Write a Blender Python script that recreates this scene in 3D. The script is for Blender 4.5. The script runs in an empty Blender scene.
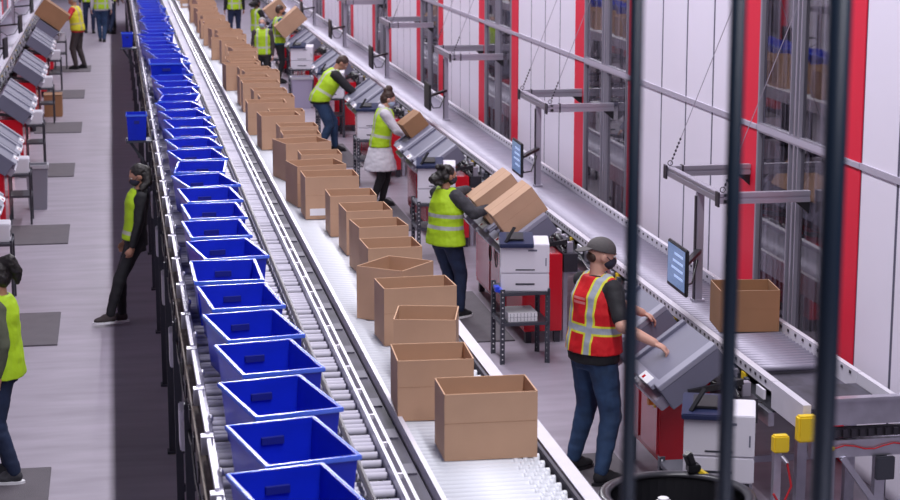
import bpy, bmesh, math, random
from mathutils import Vector, Matrix, noise
random.seed(7)
C = bpy.context.scene.collection
PI = math.pi

# ------------------------------------------------------------------ camera, world, lights, exposure
F_PX, CAM_H, VX, VY = 1900.0, 4.5, 110.0, -122.0
def cam_matrix():
    yv = Vector((VX-450, 250-VY, F_PX)).normalized()
    p = math.atan((250-VY)/F_PX)
    up = Vector((0, math.cos(p), -math.sin(p))); up = (up - yv*up.dot(yv)).normalized()
    xv = up.cross(yv)
    if xv.x < 0: xv = -xv
    M = Matrix((xv, yv, up))                    # world = M @ (right, up, forward)
    right, upv, fwd = M @ Vector((1,0,0)), M @ Vector((0,1,0)), M @ Vector((0,0,1))
    R = Matrix((right, upv, -fwd)).transposed().to_4x4()
    return Matrix.Translation((0,0,CAM_H)) @ R
cd = bpy.data.cameras.new('camera'); cam = bpy.data.objects.new('camera', cd); C.objects.link(cam)
cam.matrix_world = cam_matrix()
cd.sensor_width = 36; cd.lens = F_PX/900*36; cd.clip_end = 300; cd.clip_start = .05
cd.dof.use_dof = True; cd.dof.focus_distance = 14.3; cd.dof.aperture_fstop = 4.6
bpy.context.scene.camera = cam

w = bpy.data.worlds.new('world'); bpy.context.scene.world = w; w.use_nodes = True
w.node_tree.nodes['Background'].inputs[0].default_value = (.58, .55, .86, 1)
w.node_tree.nodes['Background'].inputs[1].default_value = .05
def strip_light(name, x, y, z, wx, ly, power, col=(1, .95, 1)):
    l = bpy.data.lights.new(name, 'AREA'); l.shape = 'RECTANGLE'; l.size = wx; l.size_y = ly
    l.energy = power; l.color = col
    o = bpy.data.objects.new(name, l); o.location = (x, y, z); C.objects.link(o); return o
strip_light('ceiling_light_row', 2.4, 34, 8.6, .3, 76, 5050, (.955, .925, 1))
vs = bpy.context.scene.view_settings
vs.view_transform = 'Standard'; vs.look = 'None'; vs.gamma = 1; vs.use_curve_mapping = False; vs.exposure = 0.0

# ------------------------------------------------------------------ materials
MATS = {}
def mat(name, col, rough=.5, metal=0, bump=0, bscale=40, var=0, vscale=6, spec=None, emit=None, stretch=(1,1,1)):
    if name in MATS: return MATS[name]
    m = bpy.data.materials.new(name); m.use_nodes = True
    nt = m.node_tree; b = nt.nodes['Principled BSDF']
    b.inputs['Base Color'].default_value = (*col, 1); b.inputs['Roughness'].default_value = rough
    b.inputs['Metallic'].default_value = metal
    if spec is not None: b.inputs['Specular IOR Level'].default_value = spec
    if emit: b.inputs['Emission Color'].default_value = (*emit[0], 1); b.inputs['Emission Strength'].default_value = emit[1]
    if bump or var:
        tc = nt.nodes.new('ShaderNodeTexCoord'); mp = nt.nodes.new('ShaderNodeMapping')
        mp.inputs['Scale'].default_value = stretch
        nt.links.new(tc.outputs['Object'], mp.inputs[0])
    if var:
        n = nt.nodes.new('ShaderNodeTexNoise'); n.inputs['Scale'].default_value = vscale; n.inputs['Detail'].default_value = 6
        nt.links.new(mp.outputs[0], n.inputs['Vector'])
        r = nt.nodes.new('ShaderNodeValToRGB'); e = r.color_ramp.elements
        e[0].position = .3; e[1].position = .7
        e[0].color = (*[c*(1-var) for c in col], 1); e[1].color = (*[min(1, c*(1+var*.6)) for c in col], 1)
        nt.links.new(n.outputs[0], r.inputs[0]); nt.links.new(r.outputs[0], b.inputs['Base Color'])
    if bump:
        n2 = nt.nodes.new('ShaderNodeTexNoise'); n2.inputs['Scale'].default_value = bscale; n2.inputs['Detail'].default_value = 4
        nt.links.new(mp.outputs[0], n2.inputs['Vector'])
        bp = nt.nodes.new('ShaderNodeBump'); bp.inputs['Strength'].default_value = bump; bp.inputs['Distance'].default_value = .01
        nt.links.new(n2.outputs[0], bp.inputs['Height']); nt.links.new(bp.outputs[0], b.inputs['Normal'])
    MATS[name] = m; return m

concrete = mat('concrete', (.335, .30, .365), .42, bump=.05, bscale=8, var=.17, vscale=2.2, stretch=(.55, 2.2, 1))
wallwhite = mat('panel_white', (.86, .82, .94), .38, var=.03, vscale=.6)
seam = mat('panel_seam', (.10, .10, .15), .5)
bandm = mat('band_grey', (.44, .41, .50), .4)
redpaint = mat('red_paint', (.74, .022, .055), .5, spec=.25)
redcab = mat('red_cabinet_paint', (.55, .008, .02), .22)
redpanel = mat('red_glossy_panel', (.62, .04, .07), .14, spec=1.0)
alu = mat('aluminium', (.42, .40, .48), .4, .6, bump=.03, bscale=60)
galv = mat('galvanised_steel', (.55, .54, .62), .34, .85, var=.12, vscale=9)
whitesteel = mat('white_steel', (.72, .70, .78), .35, .1, var=.05)
rollera = mat('pale_roller', (.70, .68, .78), .45, .1, var=.12, vscale=.9)
rollerf = mat('grey_roller', (.33, .31, .39), .5, .35, var=.1)
rollerm = mat('roller_steel', (.66, .65, .73), .30, .65, var=.08)
rollerw = mat('bright_roller', (.73, .75, .80), .5, .0)
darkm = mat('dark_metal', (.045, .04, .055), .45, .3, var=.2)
darkrail = mat('dark_rail', (.06, .055, .08), .7, .0, var=.5, vscale=8, stretch=(1, .4, 1))
brownrail = mat('cable_tray', (.10, .075, .06), .6, .1, var=.4, vscale=14)
greypanel = mat('chute_grey', (.15, .15, .215), .6, .0, var=.05, vscale=3)
greylight = mat('chute_edge', (.27, .27, .35), .6)
blackp = mat('black_plastic', (.012, .012, .016), .4)
navy = mat('navy_plastic', (.018, .025, .075), .3)
navybar = mat('navy_bar', (.006, .016, .035), .45)
prwhite = mat('printer_white', (.74, .72, .80), .4)
shelfm = mat('shelf_grey', (.062, .065, .085), .45, .3)
matrub = mat('rubber_mat', (.11, .098, .115), .8, bump=.4, bscale=120, var=.1)
bluet = mat('tote_blue', (.005, .022, .52), .3, var=.10, vscale=5)
bluer = mat('tote_rim_blue', (.07, .16, .80), .2)
blued = mat('tote_hole', (.004, .010, .20), .6)
card = mat('cardboard', (.50, .31, .20), .75, var=.07, vscale=4, bump=.05, bscale=30)
cardd = mat('cardboard_cut', (.60, .37, .23), .8)
cardk = mat('cardboard_dark', (.30, .155, .075), .75, var=.10, vscale=3)
paper = mat('paper_white', (.80, .80, .84), .6)
inkm = mat('label_ink', (.10, .09, .12), .6)
yellowp = mat('yellow_plastic', (.85, .60, .02), .4)
orangep = mat('orange_plastic', (.9, .30, .01), .4)
bluep = mat('blue_plastic', (.02, .06, .6), .4)
screenm = mat('screen', (.02, .04, .08), .15, emit=((.22, .34, .66), .5))
binm = mat('bin_grey', (.22, .22, .27), .5)
binlid = mat('bin_rim_grey', (.42, .42, .47), .45)
skin1 = mat('skin_light', (.60, .33, .25), .5)
skin2 = mat('skin_tan', (.42, .21, .14), .5)
skin3 = mat('skin_brown', (.22, .10, .065), .5)
hairb = mat('hair_black', (.012, .009, .009), .55, bump=.6, bscale=60)
hairbr = mat('hair_brown', (.045, .022, .015), .55, bump=.6, bscale=60)
hairg = mat('hair_grey', (.32, .30, .30), .6, bump=.6, bscale=60)
eyew = mat('eye_white', (.7, .68, .66), .2); eyed = mat('eye_iris', (.03, .018, .012), .1)
lipm = mat('lip', (.38, .12, .10), .5)
denim = mat('denim', (.022, .055, .13), .8, bump=.5, bscale=18, var=.35, vscale=9)
denimd = mat('denim_dark', (.014, .026, .07), .8, bump=.5, bscale=18, var=.3, vscale=9)
blackc = mat('black_cloth', (.012, .012, .016), .8, bump=.4, bscale=16)
brownc = mat('dark_brown_cloth', (.05, .038, .04), .8, bump=.4, bscale=16)
greyc = mat('charcoal_cloth', (.045, .045, .055), .8, bump=.6, bscale=25, var=.3, vscale=20)
olivec = mat('olive_cloth', (.09, .10, .065), .8, bump=.4, bscale=16)
teal = mat('teal_cloth', (.008, .085, .17), .75, bump=.4, bscale=16)
whitec = mat('white_cloth', (.62, .60, .66), .8, bump=.5, bscale=14, var=.08)
redc = mat('red_cloth', (.55, .02, .03), .8, bump=.3, bscale=16)
capm = mat('cap_grey', (.085, .078, .08), .8, bump=.3, bscale=60)
maskb = mat('mask_black', (.02, .02, .04), .7); maskl = mat('mask_blue', (.42, .52, .70), .7)

def glass_mat():
    m = bpy.data.materials.new('window_glass'); m.use_nodes = True; nt = m.node_tree; nt.nodes.clear()
    o = nt.nodes.new('ShaderNodeOutputMaterial'); mx = nt.nodes.new('ShaderNodeMixShader')
    t = nt.nodes.new('ShaderNodeBsdfTransparent'); t.inputs[0].default_value = (.50, .48, .58, 1)
    g = nt.nodes.new('ShaderNodeBsdfGlossy'); g.inputs['Roughness'].default_value = .02
    f = nt.nodes.new('ShaderNodeFresnel'); f.inputs[0].default_value = 2.5
    nt.links.new(f.outputs[0], mx.inputs[0]); nt.links.new(t.outputs[0], mx.inputs[1]); nt.links.new(g.outputs[0], mx.inputs[2])
    # faint vertical streaks of milky lavender diffuse mixed over the panes
    tc = nt.nodes.new('ShaderNodeTexCoord'); mp = nt.nodes.new('ShaderNodeMapping'); mp.inputs['Scale'].default_value = (9, 9, .35)
    ns = nt.nodes.new('ShaderNodeTexNoise'); ns.inputs['Scale'].default_value = 1.6; ns.inputs['Detail'].default_value = 3
    rp = nt.nodes.new('ShaderNodeMapRange'); rp.inputs[1].default_value = .42; rp.inputs[2].default_value = .75; rp.inputs[3].default_value = .02; rp.inputs[4].default_value = .34
    df = nt.nodes.new('ShaderNodeBsdfDiffuse'); df.inputs[0].default_value = (.42, .38, .50, 1); m2 = nt.nodes.new('ShaderNodeMixShader')
    nt.links.new(tc.outputs['Object'], mp.inputs[0]); nt.links.new(mp.outputs[0], ns.inputs[0]); nt.links.new(ns.outputs[0], rp.inputs[0]); nt.links.new(rp.outputs[0], m2.inputs[0])
    nt.links.new(mx.outputs[0], m2.inputs[1]); nt.links.new(df.outputs[0], m2.inputs[2])
    nt.links.new(m2.outputs[0], o.inputs[0]); return m
glass = glass_mat()

def vest_mat(name, base, trim, silver, zb, xv, patch=False):
    """safety vest cloth: reflective bands laid out in the garment's own coordinates"""
    m = bpy.data.materials.new(name); m.use_nodes = True; nt = m.node_tree; b = nt.nodes['Principled BSDF']
    b.inputs['Roughness'].default_value = .7
    at = nt.nodes.new('ShaderNodeAttribute'); at.attribute_name = 'tc'
    s = nt.nodes.new('ShaderNodeSeparateXYZ'); nt.links.new(at.outputs['Vector'], s.inputs[0])
    def M(op, a, bb=None):
        n = nt.nodes.new('ShaderNodeMath'); n.operation = op
        for i, v in enumerate((a, bb)):
            if v is None: continue
            if isinstance(v, (int, float)): n.inputs[i].default_value = v
            else: nt.links.new(v, n.inputs[i])
        return n.outputs[0]
    d = None
    for z in zb:
        e = M('ABSOLUTE', M('SUBTRACT', s.outputs[2], z)); d = e if d is None else M('MINIMUM', d, e)
    if xv:
        e = M('ABSOLUTE', M('SUBTRACT', M('ABSOLUTE', s.outputs[0]), xv)); d = e if d is None else M('MINIMUM', d, e)
    def mix(fac, a, c):
        n = nt.nodes.new('ShaderNodeMix'); n.data_type = 'RGBA'; nt.links.new(fac, n.inputs[0])
        for sk, v in ((6, a), (7, c)):
            if isinstance(v, tuple): n.inputs[sk].default_value = (*v, 1)
            else: nt.links.new(v, n.inputs[sk])
        return n.outputs[2]
    col = mix(M('LESS_THAN', d, .036), base, trim)
    col = mix(M('LESS_THAN', d, .021), col, silver)
    if patch:                                    # faded two-line print between the shoulders
        z1 = M('LESS_THAN', M('ABSOLUTE', M('SUBTRACT', s.outputs[2], 1.31)), .009)
        z2 = M('LESS_THAN', M('ABSOLUTE', M('SUBTRACT', s.outputs[2], 1.28)), .009)
        k = M('MULTIPLY', M('MAXIMUM', z1, z2), M('LESS_THAN', M('ABSOLUTE', s.outputs[0]), .06))
        k = M('MULTIPLY', k, M('LESS_THAN', s.outputs[1], 0)); k = M('MULTIPLY', k, .45)
        col = mix(k, col, (.8, .45, .45))
    nt.links.new(col, b.inputs['Base Color'])
    n2 = nt.nodes.new('ShaderNodeTexNoise'); n2.inputs['Scale'].default_value = 14
    bp = nt.nodes.new('ShaderNodeBump'); bp.inputs['Strength'].default_value = .4; bp.inputs['Distance'].default_value = .01
    nt.links.new(n2.outputs[0], bp.inputs['Height']); nt.links.new(bp.outputs[0], b.inputs['Normal'])
    return m
HV = (.42, .66, .012)
vest_red = vest_mat('vest_red', (.62, .004, .010), (.72, .70, .05), (.36, .40, .46), (1.10,), .105, True)
vest_y2 = vest_mat('vest_yellow_two_bands', HV, HV, (.42, .44, .44), (1.04, 1.17), 0)
vest_yv = vest_mat('vest_yellow_braces', HV, HV, (.48, .52, .40), (1.06,), .105)
vest_plain = vest_mat('vest_yellow_plain', HV, HV, (.48, .52, .40), (1.0,), 0)
vest_side = vest_mat('vest_yellow_no_bands', HV, HV, HV, (3.0,), 0)
vest_yo = vest_mat('vest_yellow_warm', (.72, .68, .03), (.75, .60, .03), (.55, .50, .2), (1.06,), .105)

# ------------------------------------------------------------------ geometry helpers
def tag(o, label=None, cat=None, group=None, kind=None):
    if label: o['label'] = label
    if cat: o['category'] = cat
    if group: o['group'] = group
    if kind: o['kind'] = kind
    return o
def thing(name, label, cat, loc=(0,0,0), rz=0, group=None, rot=None):
    o = bpy.data.objects.new(name, None); C.objects.link(o); o.empty_display_size = .1
    o.location = loc; o.rotation_euler = rot if rot else (0, 0, rz)
    return tag(o, label, cat, group)
class MB:
    def __init__(s): s.bm = bmesh.new()
    def box(s, x0, x1, y0, y1, z0, z1, M=None):
        r = bmesh.ops.create_cube(s.bm, size=1)['verts']
        T = Matrix.Translation(((x0+x1)/2, (y0+y1)/2, (z0+z1)/2)) @ Matrix.Diagonal((abs(x1-x0), abs(y1-y0), abs(z1-z0), 1))
        bmesh.ops.transform(s.bm, matrix=(M @ T if M else T), verts=r); return s
    def cyl(s, p0, p1, r, n=12, r2=None):
        p0, p1 = Vector(p0), Vector(p1); d = p1-p0
        v = bmesh.ops.create_cone(s.bm, cap_ends=True, segments=n, radius1=r, radius2=r if r2 is None else r2, depth=d.length)['verts']
        bmesh.ops.transform(s.bm, matrix=Matrix.Translation((p0+p1)/2) @ d.to_track_quat('Z', 'Y').to_matrix().to_4x4(), verts=v); return s
    def bar(s, p0, p1, wx, wy):
        p0, p1 = Vector(p0), Vector(p1); d = p1-p0
        v = bmesh.ops.create_cube(s.bm, size=1)['verts']
        bmesh.ops.transform(s.bm, matrix=Matrix.Translation((p0+p1)/2) @ d.to_track_quat('Z', 'Y').to_matrix().to_4x4() @ Matrix.Diagonal((wx, wy, d.length, 1)), verts=v); return s
    def tube(s, pts, r, n=8):
        for a, b in zip(pts, pts[1:]): s.cyl(a, b, r, n)
        return s
    def ell(s, c, r, M=None, sub=3):
        v = bmesh.ops.create_icosphere(s.bm, subdivisions=sub, radius=1)['verts']
        T = Matrix.Translation(c) @ Matrix.Diagonal((*r, 1))
        bmesh.ops.transform(s.bm, matrix=(M @ T if M else T), verts=v); return s
    def prism(s, poly, x0, x1, ax='x'):
        """extrude a polygon of (a, b) pairs along one axis"""
        def P(t, a, b): return {'x': (t, a, b), 'y': (a, t, b), 'z': (a, b, t)}[ax]
        A = [s.bm.verts.new(P(x0, *q)) for q in poly]; B = [s.bm.verts.new(P(x1, *q)) for q in poly]
        s.bm.faces.new(A); s.bm.faces.new(B[::-1])
        for i in range(len(poly)):
            j = (i+1) % len(poly); s.bm.faces.new((A[j], A[i], B[i], B[j]))
        return s
    def capsule(s, p0, p1, r0, r1, n=12):
        p0, p1 = Vector(p0), Vector(p1); d = p1-p0; L = max(d.length, 1e-5)
        q = d.to_track_quat('Z', 'Y').to_matrix().to_4x4(); M = Matrix.Translation(p0) @ q
        prof = [(r0*math.cos(a), r0*math.sin(a)) for a in (-PI/2*.97, -PI/3, -PI/6, 0)] + [(r1*math.cos(a), L+r1*math.sin(a)) for a in (0, PI/6, PI/3, PI/2*.97)]
        return s.rings([[M @ Vector((r*math.cos(2*PI*i/n), r*math.sin(2*PI*i/n), z)) for i in range(n)] for r, z in prof])
    def rings(s, R):
        vs_ = [[s.bm.verts.new(p) for p in r] for r in R]
        n = len(R[0])
        for a, b in zip(vs_, vs_[1:]):
            for i in range(n): s.bm.faces.new((a[i], a[(i+1) % n], b[(i+1) % n], b[i]))
        s.bm.faces.new(vs_[0][::-1]); s.bm.faces.new(vs_[-1]); return s
    def build(s, name, m, parent=None, smooth=False, bevel=0, mats=None):
        bmesh.ops.recalc_face_normals(s.bm, faces=s.bm.faces)
        if bevel:
            bmesh.ops.bevel(s.bm, geom=[e for e in s.bm.edges], offset=bevel, segments=2, affect='EDGES', clamp_overlap=True)
        me = bpy.data.meshes.new(name); s.bm.to_mesh(me); s.bm.free()
        for mm in (mats or [m]): me.materials.append(mm)
        if smooth: me.polygons.foreach_set('use_smooth', [True]*len(me.polygons))
        o = bpy.data.objects.new(name, me); C.objects.link(o)
        if parent: o.parent = parent
        return o
def struct(name, mb, m, **k): return tag(mb.build(name, m, **k), kind='structure')
def children(o): return [c for c in C.objects if c.parent == o]
def copy_tree(o, parent=None, memo=None):
    c = o.copy(); C.objects.link(c); c.parent = parent
    for ch in KIDS.get(o.name, []): copy_tree(ch, c)
    return c
KIDS = {}
def index_kids():
    KIDS.clear()
    for o in C.objects:
        if o.parent: KIDS.setdefault(o.parent.name, []).append(o)
def dup(o, loc, rz=0, label=None, group=None, rot=None):
    c = copy_tree(o); c.location = loc; c.rotation_euler = rot if rot else (0, 0, rz)
    if label: c['label'] = label
    if group: c['group'] = group
    return c
TMP = bpy.data.scenes.new('tmp')
def remesh(mb, vox, smooth=3, fac=.5):
    bmesh.ops.recalc_face_normals(mb.bm, faces=mb.bm.faces)
    me = bpy.data.meshes.new('tmp'); mb.bm.to_mesh(me); mb.bm.free()
    o = bpy.data.objects.new('tmp', me); TMP.collection.objects.link(o)
    r = o.modifiers.new('r', 'REMESH'); r.mode = 'VOXEL'; r.voxel_size = vox; r.use_smooth_shade = True
    if smooth:
        q = o.modifiers.new('s', 'SMOOTH'); q.iterations = smooth; q.factor = fac
    TMP.view_layers[0].update(); dg = TMP.view_layers[0].depsgraph
    out = bpy.data.meshes.new_from_object(o.evaluated_get(dg)); bpy.data.objects.remove(o)
    out.polygons.foreach_set('use_smooth', [True]*len(out.polygons)); return out
def link_mesh(me, name, m, parent):
    me.name = name; me.materials.clear(); me.materials.append(m)
    o = bpy.data.objects.new(name, me); C.objects.link(o); o.parent = parent; return o
WORDS = ['nearest', 'second', 'third', 'fourth', 'fifth', 'sixth', 'seventh', 'eighth', 'ninth', 'tenth', 'eleventh', 'twelfth', 'thirteenth', 'fourteenth', 'fifteenth', 'sixteenth', 'seventeenth', 'eighteenth', 'nineteenth']
def ordw(i):
    if i < 19: return WORDS[i]
    t, u = divmod(i+1, 10)
    if u == 0: return {2: 'twentieth', 3: 'thirtieth', 4: 'fortieth', 5: 'fiftieth', 6: 'sixtieth'}[t]
    return {2: 'twenty', 3: 'thirty', 4: 'forty', 5: 'fifty', 6: 'sixty'}[t] + '-' + ['', 'first'] [u == 1] if u == 1 else {2: 'twenty', 3: 'thirty', 4: 'forty', 5: 'fifty', 6: 'sixty'}[t] + '-' + WORDS[u-1]

# ------------------------------------------------------------------ the setting
struct('floor', MB().box(-12, 14, -3, 95, -.2, 0), concrete)
WX = 5.50                                          # face of the right-hand storage wall
bays = [(13.42, 16.23), (19.62, 22.50), (25.85, 28.72), (32.0, 34.85), (38.2, 41.0), (44.4, 47.2), (50.6, 53.4), (56.8, 59.6), (63.0, 65.8)]
def storage_wall(side, x, s, y0, y1):
    """x = face, s = +1 wall lies towards +x, -1 towards -x"""
    pan = MB(); sm = MB(); seamy = []
    cuts = [y0] + [v for b in bays for v in b if y0 < v < y1] + [y1]
    pts = sorted(set(cuts)); ht = 6
    opens = [(b[0]+.38, b[1]-.42) for b in bays]
    edges = []
    cur = y0
    for a, b in bays:
        if a > y1: break
        if a > cur: edges.append((cur, a))
        cur = b
    if cur < y1: edges.append((cur, y1))
    for a, b in edges:
        n = max(1, round((b-a)/.82)); wd = (b-a)/n
        for i in range(n):
            ya, yb = a+i*wd, a+(i+1)*wd
            for z0, z1 in ((0, 2.345), (2.395, ht)):
                pan.box(x, x+s*.05, ya+.024, yb-.024, z0, z1)
    for a, b in edges: sm.box(x+s*.003, x+s*.048, a, b, 0, ht)
    w_ = struct('wall_'+side, pan, wallwhite)
    q = sm.build('panel_seams', seam, w_)
    # band along the whole wall
    bd = MB(); bd.box(x-s*.012, x+s*.03, y0, y1, 2.345, 2.395)
    tag(bd.build('trim_band_'+side, bandm), kind='structure')
    return w_
wr = storage_wall('right', WX, 1, 12.02, 72)
wl = storage_wall('left', -2.86, -1, 8, 72)
tn = 0; wn = 0
for x, s, side in ((WX, 1, 'right'), (-2.86, -1, 'left')):
    for a, b in bays:
        if side == 'left' and a < 30: continue
        for ya, yb in ((a, a+.41), (b-.46, b)):
            tn += 1
            struct('trim_%d' % tn, MB().box(x-s*.008, x+s*.06, ya, yb, 0, 6), redpaint)
            struct('trim_%d' % (tn+100), MB().box(x-s*.02, x-s*.008, ya, yb, 2.35, 2.39), bandm)
        wn += 1
        f = MB(); ya, yb = a+.41, b-.46; ym = (ya+yb)/2
        for yy, wd in ((ya+.02, .02), (ya+.10, .012), (yb-.02, .02), (ym-.045, .014), (ym+.045, .02), (ym+.16, .01)):
            f.box(x-s*.01, x+s*.03, yy-wd, yy+wd, 0, 6)
        for zz in (2.37, .06, 5.9): f.box(x-s*.008, x+s*.05, ya, yb, zz-.04, zz+.04)
        fr = tag(f.build('window_%d' % wn, alu), kind='structure')
        for c0, c1 in ((ya+.06, ym-.045), (ym+.045, yb-.06)):
            MB().box(x+s*.02, x+s*.028, c0, c1, .1, 5.9).build('glass_pane', glass, fr)
# inside the glazed storage aisle: dark back wall with rack uprights
for s, x, side, ys in ((1, WX, 'right', 12.02), (-1, -2.86, 'left', 8)):
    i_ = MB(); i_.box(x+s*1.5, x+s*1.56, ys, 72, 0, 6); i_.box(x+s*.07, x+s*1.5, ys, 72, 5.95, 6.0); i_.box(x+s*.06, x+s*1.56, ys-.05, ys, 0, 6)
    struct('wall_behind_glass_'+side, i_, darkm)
    r_ = MB()
    yy = ys+.6
    while yy < 60:
        r_.box(x+s*.9, x+s*.96, yy, yy+.09, 0, 5.9); yy += .47
    for zz in (.8, 1.7, 2.6, 3.5): r_.box(x+s*.97, x+s*1.0, ys, 60, zz, zz+.08)
    struct('wall_rack_'+side, r_, brownrail)

# mezzanine platform and the tall bar fence the photograph looks through
struct('floor_platform', MB().box(-2.5, 3.5, -2.0, 3.25, 2.78, 2.9), galv)
fence = thing('bar_fence', 'dark navy vertical bar fence in the near foreground', 'fence', (0, 3.1, 2.9))
for x_, r_ in ((.862, .0125), (1.040, .0140), (1.222, .0200), (1.43, .0140)):
    MB().cyl((x_, 0, 0), (x_, 0, 1.75), r_, 16).build('bar', navybar, fence, smooth=True)
MB().box(.7, 1.7, -.02, .02, 1.75, 1.79).build('top_rail', navybar, fence)
MB().box(.7, 1.7, -.02, .02, .03, .07).build('bottom_rail', navybar, fence)

# ------------------------------------------------------------------ conveyors
def roller_set(parent, x0, x1, ys, z, r, m, name='roller', n=10):
    """nearest hundred rollers are parts; the remainder one part"""
    first = None
    for k, y in enumerate(ys[:100]):
        if first is None:
            first = MB().cyl((x0, 0, 0), (x1, 0, 0), r, n).build(name, m, parent, smooth=True); first.location = (0, y, z-r)
        else:
            c = first.copy(); C.objects.link(c); c.parent = parent; c.location = (0, y, z-r)
    rest = ys[100:]
    if rest:
        b = MB()
        for y in rest: b.cyl((x0, y, z-r), (x1, y, z-r), r, 6)
        tag(b.build('far_'+name+'s', m, parent, smooth=True), kind='stuff')
def frange(a, b, s):
    o = []
    while a < b: o.append(a); a += s
    return o
def rep(name, mk, ys, m, parent, smooth=False, cap=100):
    """one mesh per piece: copies share the data, beyond the nearest hundred one far part"""
    first = None
    for y in ys[:cap]:
        if first is None:
            b = MB(); mk(b, 0); first = b.build(name, m, parent, smooth=smooth); first.location = (0, y, 0)
        else:
            c = first.copy(); C.objects.link(c); c.parent = parent; c.location = (0, y, 0)
    if ys[cap:]:
        b = MB()
        for y in ys[cap:]: mk(b, y)
        tag(b.build('far_'+name, m, parent, smooth=smooth), kind='stuff')
# tote conveyor
ZC = 1.65
tconv = thing('tote_conveyor', 'long raised roller conveyor carrying the line of blue totes', 'conveyor')
ys = []
y = 6.5
while y < 62: ys.append(y); y += random.choice((.06, .07, .085, .11, .14))
roller_set(tconv, .44, 1.24, ys, ZC, .021, rollera)
MB().box(.395, .43, 6.4, 62, ZC-.17, ZC+.03).build('side_channel', galv, tconv)
MB().box(.44, 1.24, 6.4, 62, ZC-.12, ZC-.10).build('bed_pan', blackp, tconv)
MB().box(1.245, 1.262, 6.4, 62, ZC-.14, ZC+.05).build('side_channel', whitesteel, tconv)
MB().box(1.295, 1.312, 6.4, 62, ZC-.14, ZC+.035).build('side_channel', whitesteel, tconv)
g = MB().cyl((1.09, 6.4, ZC+.045), (1.09, 62, ZC+.045), .012, 8)
g.box(1.105, 1.12, 6.4, 62, ZC-.0, ZC+.03).build('guide_rail', darkm, tconv)
rep('rail_clip', lambda b, y: b.box(1.262, 1.296, y, y+.02, ZC+.01, ZC+.035), frange(6.6, 56, .52), whitesteel, tconv)
# outer guard rail on the aisle side: white segments with brackets
for k, y in enumerate(frange(6.6, 60, .93)):
    MB().box(.385, .405, y, y+.80, ZC+.045, ZC+.085).build('guard_rail', whitesteel, tconv)
rep('rail_bracket', lambda b, y: b.box(.36, .42, y, y+.07, ZC-.03, ZC+.075), frange(6.53, 60, .93), galv, tconv)
rep('guide_stud', lambda b, y: b.ell((.42, y+.25, ZC+.10), (.016, .016, .022)).box(.41, .43, y+.24, y+.26, ZC+.03, ZC+.1), frange(6.53, 60, .93), galv, tconv)
MB().box(.345, .39, 6.4, 62, ZC-.15, ZC-.02).build('cable_tray', brownrail, tconv)
rep('tray_fitting', lambda b, y: b.box(.335, .347, y, y+.12, ZC-.13, ZC-.05), frange(6.5, 60, .54), darkm, tconv)
MB().box(.36, .40, 6.4, 62, ZC-.34, ZC-.22).build('lower_channel', darkrail, tconv)
rep('cable', lambda b, y: b.tube([(.34, y+.9*i/8, ZC-.2-.06*math.sin(PI*i/8)) for i in range(9)], .008, 6), frange(6.5, 60, .9), blackp, tconv)
for y in frange(8.53, 60, 2.07):
    MB().box(.315, .365, y-.025, y+.025, .02, ZC-.1).build('leg', shelfm, tconv)
    MB().box(1.16, 1.21, y-.025, y+.025, .02, ZC-.1).build('leg', shelfm, tconv)
    MB().box(.30, 1.23, y-.05, y+.05, 0, .02).build('foot_plate', shelfm, tconv)
    MB().box(.365, 1.16, y-.02, y+.02, .35, .40).box(.365, 1.16, y-.02, y+.02, ZC-.42, ZC-.36).build('cross_brace', shelfm, tconv)
for y in frange(9.1, 58, 2.07):
    MB().bar((.345, y, ZC-.3), (.345, y+.75, .95), .03, .03).build('diagonal_brace', alu, tconv)
    MB().box(.31, .35, y+.2, y+.42, ZC-.62, ZC-.36).build('junction_box', whitesteel, tconv, bevel=.008)
for y in (21.2, 33.0):
    MB().box(.08, .36, y-.11, y+.21, 1.63, 1.65).bar((.33, y+.05, 1.3), (.12, y+.05, 1.63), .03, .03).build('side_bracket', shelfm, tconv)
# centre divider between the two raised lines is part of the box conveyor
bconv = thing('box_conveyor', 'long raised white roller conveyor carrying the line of open cardboard boxes', 'conveyor')
ys = frange(6.4, 62, .062)
roller_set(bconv, 1.44, 2.02, ys, ZC, .029, rollerw)
g = MB()
for k, y in enumerate(frange(6.4, 12.0, .06)):
    for x in (1.90, 1.95, 2.0): g.cyl((x-.010+.022*(k % 2), y, ZC-.016), (x+.010+.022*(k % 2), y, ZC-.016), .022, 12)
tag(g.build('skate_wheels', rollerw, bconv, smooth=True), kind='stuff')
MB().box(1.415, 1.44, 6.4, 62, ZC-.14, ZC+.03).build('side_channel', whitesteel, bconv)
MB().box(1.325, 1.405, 6.4, 62, ZC-.16, ZC-.04).build('drive_rail', darkrail, bconv)
rep('drive_clamp', lambda b, y: b.box(1.335, 1.395, y, y+.16, ZC-.045, ZC-.03), frange(6.4, 60, .62), mat('clamp_grey', (.10, .095, .13), .6), bconv)
MB().box(2.05, 2.068, 6.4, 62, ZC-.14, ZC+.012).build('side_channel', darkrail, bconv)
MB().box(2.075, 2.15, 6.4, 62, ZC-.14, ZC+.02).build('side_channel', whitesteel, bconv)
for y in frange(8.0, 60, 2.6):
    for x in (1.5, 2.1): MB().box(x-.025, x+.025, y-.025, y+.025, .0, ZC-.14).build('leg', shelfm, bconv)
    MB().box(1.5, 2.1, y-.02, y+.02, .4, .45).build('cross_brace', shelfm, bconv)

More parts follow.
